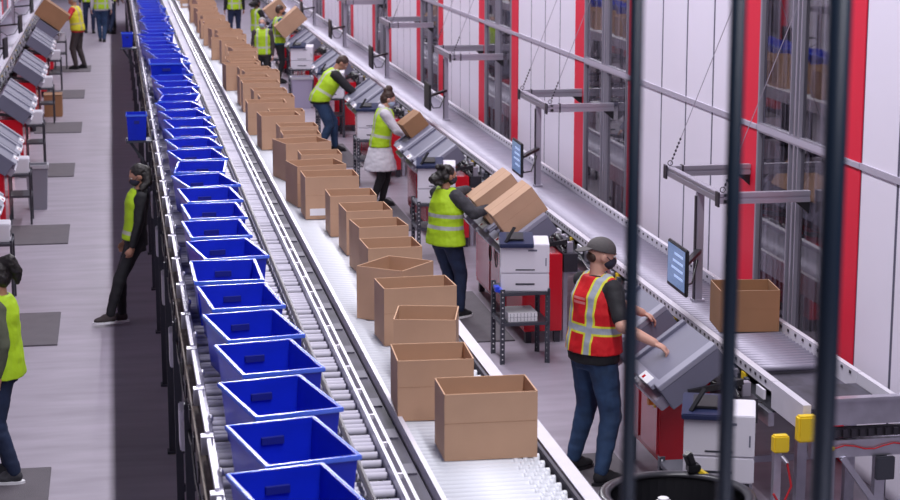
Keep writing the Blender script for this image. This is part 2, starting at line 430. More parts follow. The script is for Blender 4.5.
def takeaway(label, xn, xf, ya, yb, near_parts):
    s = 1 if xf > xn else -1
    t = thing('takeaway_conveyor', label, 'conveyor')
    x0, x1 = min(xn, xf), max(xn, xf)
    roller_set(t, x0+.06, x1-.05, frange(ya+.55, yb, .075), 1.0, .026, rollerf)
    MB().box(x0+.02, x1-.02, ya, yb, .90, .93).build('bed_pan', darkrail, t)
    MB().box(xn, xn+s*.055, ya, yb, .955, 1.03).build('side_channel', whitesteel, t)
    MB().box(xn+s*.02, xn+s*.055, ya, yb, .80, .95).build('wiring_channel', shelfm, t)
    b = MB().box(xf-s*.04, xf, ya, yb, .88, 1.07); b.build('side_channel', whitesteel, t)
    h = MB()
    for y in frange(ya+.1, yb-.2, .16): h.box(xf-s*.046, xf-s*.038, y, y+.03, 1.03, 1.05)
    for y in frange(ya+.1, yb-.2, .11): h.box(xn-s*.004, xn+s*.002, y, y+.03, .99, 1.01)
    tag(h.build('slot_holes', darkm, t), kind='stuff')
    q = frange(ya+.1, yb-.9, .9)
    rep('motor_card', lambda b, y: b.box(xn-s*.02, xn-s*.002, y, y+.16, .87, .94), q, prwhite, t)
    rep('connector_box', lambda b, y: b.box(xn-s*.03, xn-s*.002, y+.35, y+.41, .86, .93), q, shelfm, t)
    rep('cable', lambda b, y: b.tube([(xn-s*.03, y+.9*i/8, .85-.06*math.sin(PI*i/8)) for i in range(9)], .007, 6), q, blackp, t)
    rep('valve', lambda b, y: b.cyl((xn-s*.02, y+.66, .91), (xn+s*.02, y+.66, .91), .022, 10), q, alu, t)
    rep('air_fitting', lambda b, y: b.box(xn-s*.01, xn+s*.02, y+.72, y+.80, .83, .93), q, galv, t)
    rep('warning_tag', lambda b, y: b.box(xn-s*.004, xn+s*.02, y+.46, y+.54, .87, .94), q[::2], yellowp, t)
    MB().box(xn-s*.012, xn+s*.03, ya, yb, .70, .80).build('lower_channel', galv, t)
    for y in frange(ya+.6, yb, 2.3):
        for x in (x0+.06, x1-.06): MB().box(x-.025, x+.025, y-.025, y+.025, .0, .84).build('leg', galv, t)
        MB().box(x0+.06, x1-.06, y-.02, y+.02, .25, .30).build('cross_brace', galv, t)
    return t
tr = takeaway('long low roller conveyor running along the red and white wall on the right', 4.46, 5.13, 12.34, 62, True)
tl = takeaway('low roller conveyor along the wall behind the stations in the far left aisle', -2.07, -2.82, 10, 62, False)

# cross transfer at the near end of the right conveyor
cc = thing('cross_conveyor', 'grey steel cross conveyor frame at the lower right corner', 'conveyor', (0, 0, 0))
MB().box(4.60, 6.2, 11.70, 11.73, .88, 1.06).box(4.60, 6.2, 11.66, 11.73, 1.055, 1.075).build('side_channel', galv, cc)
MB().box(4.60, 5.08, 12.28, 12.31, .88, .97).build('side_channel', galv, cc)
MB().box(4.46, 4.515, 11.70, 12.33, .84, 1.03).build('side_channel', whitesteel, cc)
MB().box(5.09, 5.13, 11.74, 12.33, .88, 1.07).build('side_channel', whitesteel, cc)
MB().box(4.52, 6.2, 11.68, 11.74, .66, .78).build('lower_channel', galv, cc)
MB().box(4.52, 5.085, 11.74, 12.33, .975, .99).build('bed_plate', darkrail, cc)
for x in frange(4.62, 6.2, .06): MB().box(x, x+.032, 11.675, 11.71, .80, .85).build('chain_link', darkm, cc)
MB().box(4.56, 6.2, 11.71, 11.74, .79, .86).build('chain_guide', darkm, cc)
for x in (4.66, 5.02, 5.9):
    MB().box(x-.035, x+.035, 11.69, 11.75, 0, .66).build('leg', galv, cc)
    if x < 5.2: MB().box(x-.035, x+.035, 12.22, 12.28, 0, .88).build('leg', galv, cc)
MB().bar((4.74, 11.68, .66), (5.02, 11.68, .28), .04, .04).build('diagonal_brace', galv, cc)
MB().box(4.6, 5.75, 11.70, 11.74, .18, .23).build('cross_brace', galv, cc)
MB().box(4.395, 4.53, 11.60, 11.68, .80, .98).build('drive_guard', yellowp, cc, bevel=.012)
MB().box(4.97, 5.10, 11.63, 11.67, .50, .66).build('junction_box', shelfm, cc, bevel=.005)
MB().ell((4.66, 11.66, .73), (.018, .018, .018)).build('indicator', yellowp, cc, smooth=True)
MB().ell((4.60, 11.66, .77), (.016, .016, .016)).build('indicator', yellowp, cc, smooth=True)
MB().tube([(4.68+.07*i, 11.665, .73+.018*math.sin(i*1.3)) for i in range(16)], .005, 6).build('cable', redc, cc)
# under the conveyor by the near printer
eb = thing('emergency_switch', 'yellow square switch box on a post under the near conveyor rail', 'switch', (4.30, 11.72, 0))
MB().box(-.025, .025, .0, .05, 0, .74).build('post', galv, eb)
MB().box(-.055, .055, -.07, 0, .72, .84).build('housing', yellowp, eb, bevel=.01)
MB().cyl((0, -.07, .70), (.03, -.10, .66), .016, 10).build('connector', alu, eb)
MB().tube([(.03, -.1, .66), (.06, -.11, .5), (.0, -.1, .35), (-.06, -.1, .45)], .008).build('cable', redc, eb)

# ------------------------------------------------------------------ blue totes
def make_tote(label):
    t = thing('blue_tote', label, 'tote', (0,0,0), 0, 'blue totes on the raised conveyor')
    W, L, h = .45, .69, .30; wb, lb = .37, .60; th = .006
    def ring(w_, l_, z): return [Vector((sx*w_/2, sy*l_/2, z)) for sx, sy in ((-1,-1), (1,-1), (1,1), (-1,1))]
    b = MB()
    R = [ring(wb, lb, 0), ring(W-.03, L-.03, h), ring(W-.04, L-.04, h), ring(wb-.012, lb-.012, .008)]
    b.rings(R)
    b.build('tub', bluet, t)
    r = MB(); R = [ring(W-.035, L-.035, h-.022), ring(W, L, h-.022), ring(W, L, h+.002), ring(W-.032, L-.032, h+.002)]
    vs_ = [[r.bm.verts.new(p) for p in q] for q in R]
    for k in range(4):
        a, c = vs_[k], vs_[(k+1) % 4]
        for i in range(4): r.bm.faces.new((a[i], a[(i+1) % 4], c[(i+1) % 4], c[i]))
    r.build('rim', bluer, t, bevel=.003)
    for sy in (-1, 1):
        a = sy*(L/2-.045)
        MB().box(-.055, .055, min(a, a+sy*.035)-.002, max(a, a+sy*.035), h-.105, h-.07, Matrix.Translation((0, 0, 0))).build('hand_hole', blued, t)
    return t
totes = [(.70, 7.70, 12), (.74, 8.45, 12), (.75, 9.24, 12.4), (.76, 10.04, 9.8), (.73, 10.81, 9.7), (.71, 11.6, 5.6), (.67, 12.40, .4), (.72, 13.16, 9), (.69, 13.96, 3.7), (.71, 14.74, 3.6), (.72, 15.52, 5.2), (.72, 16.28, 11), (.72, 17.08, -5.1), (.72, 17.86, 8.9), (.72, 18.65, 8.5), (.72, 19.45, 5.8), (.74, 20.22, 6.6), (.72, 21.02, 10)]
y = 21.83
while y < 50:
    totes.append((.74+random.uniform(-.05, .04)-(.07 if y > 30 and y < 32.6 else 0), y, random.choice((-6, 0, 2, 4, 6, 9, 11)))); y += .775
t0 = make_tote('blue plastic tote nearest the camera on the raised conveyor, cut by the bottom edge')
index_kids()
for i, (x, y, a) in enumerate(totes):
    lb = '%s open blue plastic tote from the camera on the raised conveyor' % ordw(i)
    if i == 0: t0.location = (x, y, ZC); t0.rotation_euler = (0, 0, math.radians(a))
    else: dup(t0, (x, y, ZC+.0), math.radians(a), lb)
dup(t0, (totes[23][0]-.10, totes[23][1], ZC+.15), 0, 'blue tote nested askew in another tote, sticking out left of the line')
dup(t0, (.20, 21.25, 1.655), 0, 'blue tote on a side bracket above the dark-haired leaning worker', 'blue bins on side brackets').scale = (.52, .42, .95)
dup(t0, (.20, 33.2, 1.655), 0, 'small blue tote on a side bracket far along the aisle side', 'blue bins on side brackets').scale = (.45, .36, .8)

# ------------------------------------------------------------------ open cardboard boxes
def make_box(m, mc, label, W=.46, L=.34, h=.35, name='cardboard_box', stick=False, group='open cardboard boxes on the white conveyor'):
    t = thing(name, label, 'box', (0,0,0), 0, group)
    th = .006
    b = MB()
    def ring(w_, l_, z): return [Vector((sx*w_/2, sy*l_/2, z)) for sx, sy in ((-1,-1), (1,-1), (1,1), (-1,1))]
    b.rings([ring(W, L, 0), ring(W, L, h), ring(W-2*th, L-2*th, h), ring(W-2*th, L-2*th, th)]).build('carton', m, t)
    r = MB(); 
    for sx in (-1, 1): r.box(sx*(W/2-th)-.0005, sx*W/2+.0005*sx, -L/2, L/2, h, h+.0015)
    for sy in (-1, 1): r.box(-W/2, W/2, sy*(L/2-th), sy*L/2, h, h+.0015)
    r.build('cut_edge', mc, t)
    MB().box(-W/2-.001, W/2+.001, -L/2-.001, -L/2, h*.56, h*.563).build('crease', cardk, t)
    if stick:
        MB().box(-W*.42, -W*.12, -L/2-.002, -L/2, .03, .09).build('shipping_label', paper, t)
    return t
boxes = [ # x, y, angle, W, L, h, label sticker
(1.78, 9.10, -1, .47, .33, .34, 0), (1.63, 9.86, -2.6, .41, .38, .33, 0), (1.74, 10.70, -13, .36, .37, .35, 0), (1.80, 11.52, 3, .46, .33, .36, 0),
(1.77, 12.17, 50, .40, .35, .35, 0), (1.85, 12.95, 2, .38, .38, .34, 0), (1.87, 13.70, 4.8, .37, .36, .35, 0), (1.87, 14.46, 2, .36, .40, .34, 0),
(1.85, 15.22, 0, .38, .37, .33, 0), (1.77, 16.06, .6, .46, .38, .36, 1), (1.72, 16.72, 10, .45, .40, .36, 0), (1.84, 17.50, 0, .38, .34, .34, 0),
(1.74, 18.2, 14, .46, .40, .36, 0), (1.80, 18.92, 0, .38, .34, .34, 0), (1.83, 19.62, 2, .40, .34, .33, 0), (1.70, 20.35, 3, .42, .40, .36, 0), (1.84, 20.98, 0, .38, .34, .32, 0),
(1.66, 21.55, 0, .44, .38, .36, 0), (1.83, 22.2, 0, .40, .38, .35, 0), (1.80, 22.86, 2, .40, .38, .35, 0), (1.76, 23.7, 0, .46, .38, .36, 1)]
y = 24.4
while y < 50:
    dx = random.uniform(-.10, .10)
    boxes.append((1.78+dx, y, random.choice((0, 2, -2, 5, 8)), random.choice((.38, .42, .46)), .36, random.choice((.33, .35, .36)), int(random.random() < .2))); y += random.choice((.52, .6, .66, .8))
for i, (x, y, a, W, L, h, st) in enumerate(boxes):
    dk = i in (10, 12, 15, 22, 29) 
    extra = ', turned cornerwise' if i == 4 else ', low white label' if st else ''
    b = make_box(card, cardd, '%s open cardboard box from the camera on the white conveyor%s' % (ordw(i), extra), W, L, h, stick=st)
    b.location = (x, y, ZC+.003); b.rotation_euler.z = math.radians(a)
bx = make_box(cardk, card, 'open brown cardboard box standing on the right conveyor behind the fence bars', .47, .42, .33, group=None)
bx.location = (4.85, 14.1, 1.003); bx.rotation_euler.z = -.12
bx = make_box(cardk, card, 'closed looking brown box on the floor of the left aisle beside a station', .34, .5, .42, group=None)
bx.location = (-1.22, 37.3, 0)
MB().box(-.17, .17, -.25, .25, .405, .415).build('top_flap', cardk, bx)

# ------------------------------------------------------------------ work stations
def chute_mesh(t):
    """tilted tray: high end at +x, low lip at -x, built level and turned by the empty"""
    MB().box(-.27, .24, -.40, .40, -.19, -.02).build('hopper_body', greypanel, t, bevel=.004)
    MB().box(-.27, .24, -.40, -.29, -.02, .018).build('border', greylight, t, bevel=.004)
    MB().box(-.27, .24, .33, .40, -.02, .018).build('border', greypanel, t, bevel=.004)
    MB().box(-.30, -.22, -.29, .33, -.02, .012).build('front_lip', greylight, t, bevel=.004)
    MB().box(-.22, .24, -.29, .33, -.02, -.006).build('tray_floor', greypanel, t)
    MB().box(-.34, -.27, -.34, .30, -.17, -.07).build('sensor_housing', alu, t, bevel=.006)
    MB().box(-.302, -.235, -.20, .02, .012, .015).build('printed_label', paper, t)
    MB().box(-.29, -.262, -.07, -.04, .015, .02).build('sensor_eye', redcab, t)
def make_chute(label, loc, group):
    t = thing('sorting_chute', label, 'chute', (loc[0]-.06, loc[1], loc[2]-.01) if loc[0] > 0 else loc, 0, group, rot=(0, -math.radians(36), 0))
    chute_mesh(t)
    return t
def make_cart(label, loc):
    t = thing('shelf_cart', label, 'shelf', loc)
    for x in (.02, .45):
        for y in (.02, .46):
            g = MB().box(x-.022, x+.022, y-.004, y+.004, 0, .72).box(x-.004 if x > .2 else x-.022, x+.022 if x > .2 else x-.014, y-.02, y+.02, 0, .72)
            lg = g.build('leg', shelfm, t)
            h = MB()
            for k in range(14): h.box(x-.006, x+.006, y-.0065, y-.004, .04+k*.05, .052+k*.05)
            h.build('bolt_holes', paper, lg)
    for z in (.40, .69): MB().box(0, .47, 0, .48, z-.03, z).build('shelf', shelfm, t, bevel=.003)
    return t
def make_printer(label, loc, s=1):
    t = thing('laser_printer', label, 'printer', loc)
    MB().box(0, .43, 0, .42, 0, .16).build('paper_drawer', prwhite, t, bevel=.008)
    MB().prism([(0, .165), (.42, .165), (.42, .42), (.30, .45), (0, .42)], 0, .43, 'x').build('body', prwhite, t, bevel=.006)
    MB().box(.13, .30, -.004, .002, .06, .075).box(.13, .30, -.004, .002, .19, .20).build('drawer_grip', shelfm, t)
    MB().box(.24, .32, -.003, .001, .36, .375).build('name_badge', greypanel, t)
    MB().box(.395, .405, -.003, .001, .23, .30).build('side_slot', greypanel, t)
    MB().prism([(-.05, .43), (.27, .49), (.27, .455), (-.05, .395)], -.015, .29, 'x').build('output_tray', navy, t, bevel=.006)
    MB().prism([(.03, .452), (.20, .485), (.20, .495), (.03, .465)], .05, .20, 'x').build('tray_recess', blackp, t)
    MB().bar((.04, .0, .44), (.12, .08, .56), .03, .012).build('control_arm', blackp, t)
    return t
def make_cabinet(label, loc, L=2.4, z0=.12, glossy=False):
    t = thing('control_cabinet', label, 'cabinet', loc)
    MB().box(0, .38, 0, L, z0, .89).build('housing', redcab, t, bevel=.006)
    n = 3 if L > 2 else 2
    for k in range(n):
        a, b = .04+k*L/n, (k+1)*L/n-.04
        MB().box(-.012, .0, a, b, z0+.05, .88).build('door', redpanel, t, bevel=.003)
    for x in (.05, .34):
        for y in (.06, L-.06): MB().box(x-.03, x+.03, y-.03, y+.03, 0, z0).build('foot', darkm, t)
    MB().cyl((-.012, .12, .70), (-.06, .12, .70), .028, 14).build('stop_button', orangep, t)
    MB().box(-.02, -.012, .08, .16, .66, .74).build('button_plate', yellowp, t)
    return t
def station_frame(loc, label, L=2.6):
    """the dark tray support with rollers, cables and bins between chutes and conveyor"""
    t = thing('station_frame', label, 'frame', loc)
    MB().box(.46, .60, -.05, L, .70, .88).build('wire_duct', darkm, t)
    for y in (0, L/2, L-.06): MB().bar((.10, y, .935), (.50, y, 1.0), .03, .04).build('support_arm', blackp, t)
    for y in (0, L-.06):
        MB().box(.47, .51, y, y+.04, 0, .72).build('leg', galv, t)
    for k in range(int(L/.22)):
        y = .05+k*.22; r = .03+.012*math.sin(k*2.1)
        MB().cyl((.50, y, .94), (.50, y+.12, .96+.02*math.sin(k)), r, 10).build('motor', blackp, t, smooth=True)
    for k in range(int(L/.3)):
        y = .03+k*.3; MB().box(.51, .57, y, y+.07, .88, .98+.02*math.sin(k*2)).build('valve_block', alu, t)
    for k in range(4): MB().tube([(.47+.02*math.sin(k+i), L*i/12, .90+.05*math.sin(i*.9+k*1.7)) for i in range(13)], .006, 6).build('cable', blackp, t)
    return t
sides = ['nearest', 'second nearest', 'third nearest', 'fourth nearest', 'fifth nearest', 'sixth nearest', 'seventh nearest']
stations = [(12.48, 2, 1.25), (17.85, 3, .84), (22.85, 3, .84), (28.55, 3, .84), (34.0, 3, .84), (39.3, 3, .84), (44.6, 3, .84)]
cart0 = None
for i, (y, n, pitch) in enumerate(stations):
    wd = sides[i]
    who = ['beside the red-vested man', 'under the two tilted boxes', 'beside the woman in the white coat', 'beside the bending man', 'beyond the bending man', 'under the teal-sleeved worker\'s box', 'at the far end of the row'][i]
    for k in range(n):
        c = make_chute('grey tilted sorting chute %s, %s of its row' % (who, ['first', 'second', 'third'][k]), (3.97, y+.42+k*pitch, 1.13), 'grey chutes on the right side')
    L = (n-1)*pitch+.84
    station_frame((3.80, y, 0), 'black motor and wiring frame of the %s right station, behind its chutes' % wd, L)
    if i == 0: make_cabinet('red metal control cabinet beside the red-vested man, under the chutes', (3.85, 13.0, 0), 1.0, .26)
    else: make_cabinet('long glossy red cabinet under the %s chute row on the right' % wd, (3.86, y-.08, 0), L)
    cy = y-.85 if i == 1 else y-1.22 if i == 0 else y-.85
    cl = 'dark steel slotted-angle cart under the %s printer on the right' % wd
    pl = 'white laser printer with navy top on the %s cart on the right' % wd
    if cart0 is None:
        cart0 = make_cart(cl, (3.47, cy, 0)); prn0 = make_printer(pl, (3.50, cy+.02, .69)); prn0.rotation_euler.z = -.33; prn0.scale = (1.05, .95, 1.07); index_kids()
    else:
        dup(cart0, (3.47, cy, 0), 0, cl); dup(prn0, (3.485, cy+.08, .69), -.17, pl)
    tag(cart0, group=None)
index_kids()
# paper stack on the second cart, blue item on its corner
ps = thing('paper_stack', 'stack of white label paper on the middle shelf of the second nearest cart', 'paper', (3.55, 17.05, .40))
MB().box(0, .28, 0, .30, 0, .085).build('sheets', paper, ps)
g = MB()
for k in range(8): g.box(.02+k*.033, .024+k*.033, -.001, 0, .004, .08)
g.box(0, .28, -.001, 0, .04, .043).build('printed_lines', greypanel, ps)
bo = thing('tape_gun', 'small blue hand tool on the left edge of the second nearest cart', 'tool', (3.475, 17.03, .69))
MB().box(-.03, .02, .0, .22, 0, .03).build('body', bluep, bo, bevel=.004)
MB().box(-.05, -.01, .02, .08, .0, .05).build('grip', bluep, bo, bevel=.004)
# headset-like cable loops by station two
hk = thing('cable_loops', 'two thin dark cable loops hanging on the second cabinet', 'cable', (3.84, 18.95, .92))
for k in (0, 1):
    y_ = .0+k*.32
    pts = [(-.01, .16, 0), (-.02, y_+.03, -.22)] + [(-.02, y_+.03+.06*math.sin(a), -.30+.09*math.cos(a)) for a in [i*2*PI/14 for i in range(15)]]
    MB().tube(pts, .006, 6).build('loop', blackp, hk)
# tote/bin next to the fourth/fifth station
def make_bin(label, loc, w=.34, h=.62, m=None, d=None):
    t = thing('waste_bin', label, 'bin', loc)
    d = d or w*.8
    def ring(a, b, z): return [Vector((sx*a/2, sy*b/2, z)) for sx, sy in ((-1,-1), (1,-1), (1,1), (-1,1))]
    MB().rings([ring(w*.8, d*.8, 0), ring(w, d, h), ring(w-.02, d-.02, h), ring(w*.8-.02, d*.8-.02, .02)]).build('tub', m or binm, t)
    r = MB(); R = [ring(w, d, h-.04), ring(w+.03, d+.03, h-.04), ring(w+.03, d+.03, h+.01), ring(w-.02, d-.02, h+.01)]
    vs_ = [[r.bm.verts.new(p) for p in q] for q in R]
    for k in range(4):
        a, c = vs_[k], vs_[(k+1) % 4]
        for i in range(4): r.bm.faces.new((a[i], a[(i+1) % 4], c[(i+1) % 4], c[i]))
    r.build('rim', binlid, t)
    return t
lav = mat('lavender_plastic', (.36, .33, .46), .5)
make_bin('pale lavender-grey bin beside the fifth cart on the right', (3.62, 37.7, 0), .42, .62, lav)
make_bin('grey waste bin beside a dark cart in the left aisle', (-1.13, 26.55, 0), .30, .62)

# gantries
def make_gantry(label, y, s=1, x=4.76, wall=WX-.01):
    t = thing('monitor_gantry', label, 'gantry', (x, y, 1.0), 0 if s > 0 else PI)
    d = abs(wall-x)
    MB().box(-.03, .03, -.03, .03, .002, .93).build('post', alu, t, bevel=.004)
    MB().box(-.042, -.032, -.02, .02, .02, .90).build('cable_cover', darkm, t)
    MB().box(-.05, .05, -.05, .05, .002, .02).build('foot_plate', galv, t)
    yb0, yb1 = -.62, .92
    g = MB().box(-.035, .035, yb0, yb1, .935, .985); g.box(-.03, .03, yb0, yb1, .99, 1.015); g.build('long_beam', alu, t, bevel=.003)
    for yy in (yb0+.03, yb1-.03):
        g = MB().box(0, d, yy-.03, yy+.03, .93, .965); g.box(0, d, yy-.02, yy+.02, .965, .985); g.box(0, d, yy-.03, yy+.03, .985, 1.02)
        g.build('cross_beam', alu, t)
        MB().box(.10, .115, yy-.033, yy+.033, .927, 1.028).build('joint_cap', darkm, t)
        MB().box(-.05, -.035, yy-.04, yy+.04, .91, 1.03).build('joint_cap', darkm, t)
        MB().prism([(d-.12, .93), (d, .93), (d, .83)], yy-.015, yy+.015, 'y').build('corner_bracket', blackp, t)
        q = (d, yy, 2.9)
        MB().cyl((0, yy, 1.03), q, .0035, 6).build('stay_cable', alu, t)
        g = MB()
        for k in range(6): g.ell(Vector((0, yy, 1.03)).lerp(Vector(q), .03+.018*k), (.011, .011, .014), sub=1)
        g.build('chain_links', darkm, t)
        r = MB()
        for k in range(10):
            a, b = 2*PI*k/10, 2*PI*(k+1)/10
            r.cyl((.022*math.cos(a), yy, 1.045+.022*math.sin(a)), (.022*math.cos(b), yy, 1.045+.022*math.sin(b)), .004, 6)
        r.build('eye_ring', darkm, t)
    return t
def make_monitor(label, loc, s=1, post=(0, .7), on=True):
    """screen faces -x (towards the worker); arm runs back to the post"""
    t = thing('monitor', label, 'monitor', loc, -.02)
    MB().box(0, .03, -.27, .27, -.19, .19).build('housing', blackp, t, bevel=.008)
    MB().box(-.002, .001, -.25, .25, -.155, .17).build('screen', screenm if on else blackp, t)
    for k in range(4 if on else 0): MB().box(-.0035, -.002, -.2, .05+.04*(k % 3), .10-.06*k, .12-.06*k).build('screen_text', mat('screen_text', (.5, .6, .8), .4, emit=((.3, .45, .8), .6)), t)
    MB().box(.03, .06, -.06, .06, -.06, .06).bar((.05, 0, 0), (.20, .30, 0), .05, .03).bar((.20, .30, 0), (post[0]-.03, post[1]-.02, .0), .05, .03).build('arm', blackp, t)
    MB().tube([(.05, .05, -.06), (.12, .18, -.20), (.25, .4, -.22), (post[0]-.04, post[1]-.03, -.08)], .008, 6).build('cable', blackp, t)
    return t
gp = [15.04, 21.23, 27.44, 33.55, 39.9, 46.0]
for i, y in enumerate(gp):
    make_gantry('aluminium U-shaped gantry on the conveyor with stay cables, %s on the right' % sides[i], y)
    make_monitor('flat monitor on a black arm at the %s gantry post on the right' % sides[i], (4.36, y-.68, 1.44), 1, (.40, .66), i < 2)
for i, y in enumerate((35.2, 41.2, 47.3)):
    make_gantry('thin dark-lined gantry post above the left aisle conveyor, %s' % ['nearest', 'middle', 'furthest'][i], y, -1, -2.42, -2.85)
    m_ = make_monitor('monitor seen edge-on on its arm in the left aisle, %s of three' % ['nearest', 'middle', 'furthest'][i], (-1.98, y+.6, 1.44), 1, (.44, .66), False)
    m_.rotation_euler.z = PI-.08

# left aisle stations
for i, y in enumerate((19.3, 24.2, 29.4, 34.8, 40.4, 45.2)):
    k_ = ['nearest, at the left edge', 'above the grey waste bin', 'third from the front', 'fourth from the front', 'by the grey-haired man', 'under the large tilted box'][i]
    for k in range(3):
        c = make_chute('left aisle grey tilted chute %s, %s of its row' % (k_, ['first', 'second', 'third'][k]), (-1.53, y+.42+k*.84, 1.13), 'grey chutes on the left side')
        c.rotation_euler = (0, -math.radians(36), PI)
    st = station_frame((-1.40, y+2.5, 0), 'black motor and wiring frame in the left aisle, %s' % k_, 2.5); st.rotation_euler.z = PI
    cb = make_cabinet('red metal cabinet under the left aisle chutes, %s' % k_, (-1.45, y+2.45, 0), 2.4); cb.rotation_euler.z = PI
    ct = dup(cart0, (-1.16, y+1.6, 0), PI, 'dark steel cart at the left aisle station, %s' % k_)
    ct.scale = (.62, 1, .97)
    pw = thing('label_dispenser', 'white label dispenser on the cart at the left aisle station, %s' % k_, 'dispenser', (-1.40, y+1.20, .67))
    MB().box(0, .22, 0, .30, 0, .20).build('case', prwhite, pw, bevel=.01); MB().box(.221, .224, .05, .25, .05, .12).build('slot', blackp, pw)
# left side box carried on the far chute
def tilted_box(label, loc, ang, rz, W=.48, L=.44, h=.30, m=card, group=None):
    b = make_box(m, cardd, label, W, L, h, group=group); b.location = loc
    MB().box(-W/2, W/2, -L/2, -.003, h, h+.006).build('top_flap', m, b)
    MB().box(-W/2, W/2, .003, L/2, h, h+.006).build('top_flap', m, b)
    b.matrix_world = Matrix.Translation(loc) @ Matrix.Rotation(rz, 4, 'Z') @ Matrix.Rotation(-math.radians(ang), 4, 'Y')
    return b
def on_chute(y, off=0.0, up=.021):
    a = math.radians(36); c = Vector((3.97, y, 1.13))
    return c + Vector((math.cos(a)*off, 0, math.sin(a)*off)) + Vector((-math.sin(a), 0, math.cos(a)))*up
tilted_box('near tilted closed cardboard box on the chute by the woman in the yellow vest', on_chute(18.27, .0), 36, 0, .48, .46, .28)
tilted_box('far tilted closed cardboard box on the chute under the woman\'s right hand', on_chute(19.11, -.02), 36, 0, .48, .46, .30)
tilted_box('small brown box on the chute in front of the woman in the white coat', on_chute(25.15, .02), 36, .1, .30, .34, .22, cardk)
tilted_box('cardboard box held tilted by the worker in teal sleeves', (3.93, 42.2, 1.24), 40, .0, .66, .5, .34)
tilted_box('large brown cardboard box tilted on the far left aisle chute', (-1.56, 45.7, 1.20), 36, PI, .70, .62, .42, cardk)
tilted_box('cardboard box beyond the teal-sleeved worker at the far stations', (4.0, 47.4, 1.2), 36, 0, .5, .45, .3)

# floor mats
for i, (x0, x1, y0, y1) in enumerate([(-1.5, -.60, 12.6, 14.48), (-1.5, -.66, 18.5, 19.95), (-1.5, -.67, 23.85, 25.2), (-1.5, -.70, 29.4, 30.8), (-1.5, -.66, 34.6, 36.1), (-1.5, -.68, 40.1, 41.7), (-1.5, -.6, 45.7, 47.2)]):
    tag(MB().box(x0, x1, y0, y1, 0, .014).build('floor_mat', matrub, bevel=.004), 'grey rubber floor mat in the left aisle, %s from the front' % ['first', 'second', 'third', 'fourth', 'fifth', 'sixth', 'seventh'][i], 'mat', 'anti-fatigue mats')
for i, (y0, y1) in enumerate([(11.9, 14.1), (17.9, 20.2), (24.0, 26.6), (29.6, 32.3)]):
    tag(MB().box(3.12, 3.80, y0, y1, 0, .014).build('floor_mat', matrub, bevel=.004), 'dark rubber floor mat under the %s' % ['red-vested man', 'woman in the yellow vest by the two boxes', 'woman in the white coat', 'bending man in jeans'][i], 'mat', 'anti-fatigue mats')

# round black bin in the lower right foreground
rb = thing('round_bin', 'large round black bin with a thick lip at the bottom edge by the near printer', 'bin', (3.29, 10.70, 0))
def lathe(prof, n=40):
    m_ = MB(); R = [[Vector((r*math.cos(2*PI*i/n), r*math.sin(2*PI*i/n), z)) for i in range(n)] for r, z in prof]; return m_.rings(R)
lathe([(.36, 0), (.44, .78), (.425, .78), (.35, .03)], 48).build('tub', blackp, rb, smooth=False)
lp = MB(); n = 48; R = [[Vector(((.445+.04*math.cos(b))*math.cos(a), (.445+.04*math.cos(b))*math.sin(a), .79+.022*math.sin(b))) for b in [2*PI*j/10 for j in range(10)]] for a in [2*PI*i/n for i in range(n)]]
V = [[lp.bm.verts.new(p) for p in q] for q in R]
for i in range(n):
    for j in range(10): lp.bm.faces.new((V[i][j], V[(i+1) % n][j], V[(i+1) % n][(j+1) % 10], V[i][(j+1) % 10]))
lp.build('lip', mat('bin_black', (.03, .03, .038), .3), rb, smooth=True)
wg = thing('ridged_handle', 'white ridged oval piece inside the round black bin', 'handle', (3.30, 10.86, .035))
MB().box(-.1, .1, -.1, .1, 0, .54).build('wrapped_block', darkm, wg)
g = MB()
for k in range(9): g.ell((-.05, -.0, .55+k*.018), (.055*math.sin(PI*(k+1)/10)+.02, .04, .008), sub=2)
g.build('white_ridges', paper, wg, smooth=True)
kn = thing('hand_scanner', 'black hand tool with a yellow tip on the ledge below the near printer', 'tool', (3.53, 11.07, .815))
MB().box(-.06, .02, -.02, .06, .0, .05).bar((-.03, .02, .04), (-.07, .0, .13), .05, .05).build('body', blackp, kn, bevel=.006)
MB().bar((.0, .01, .02), (.09, -.02, -.04), .05, .02).build('yellow_tip', yellowp, kn)

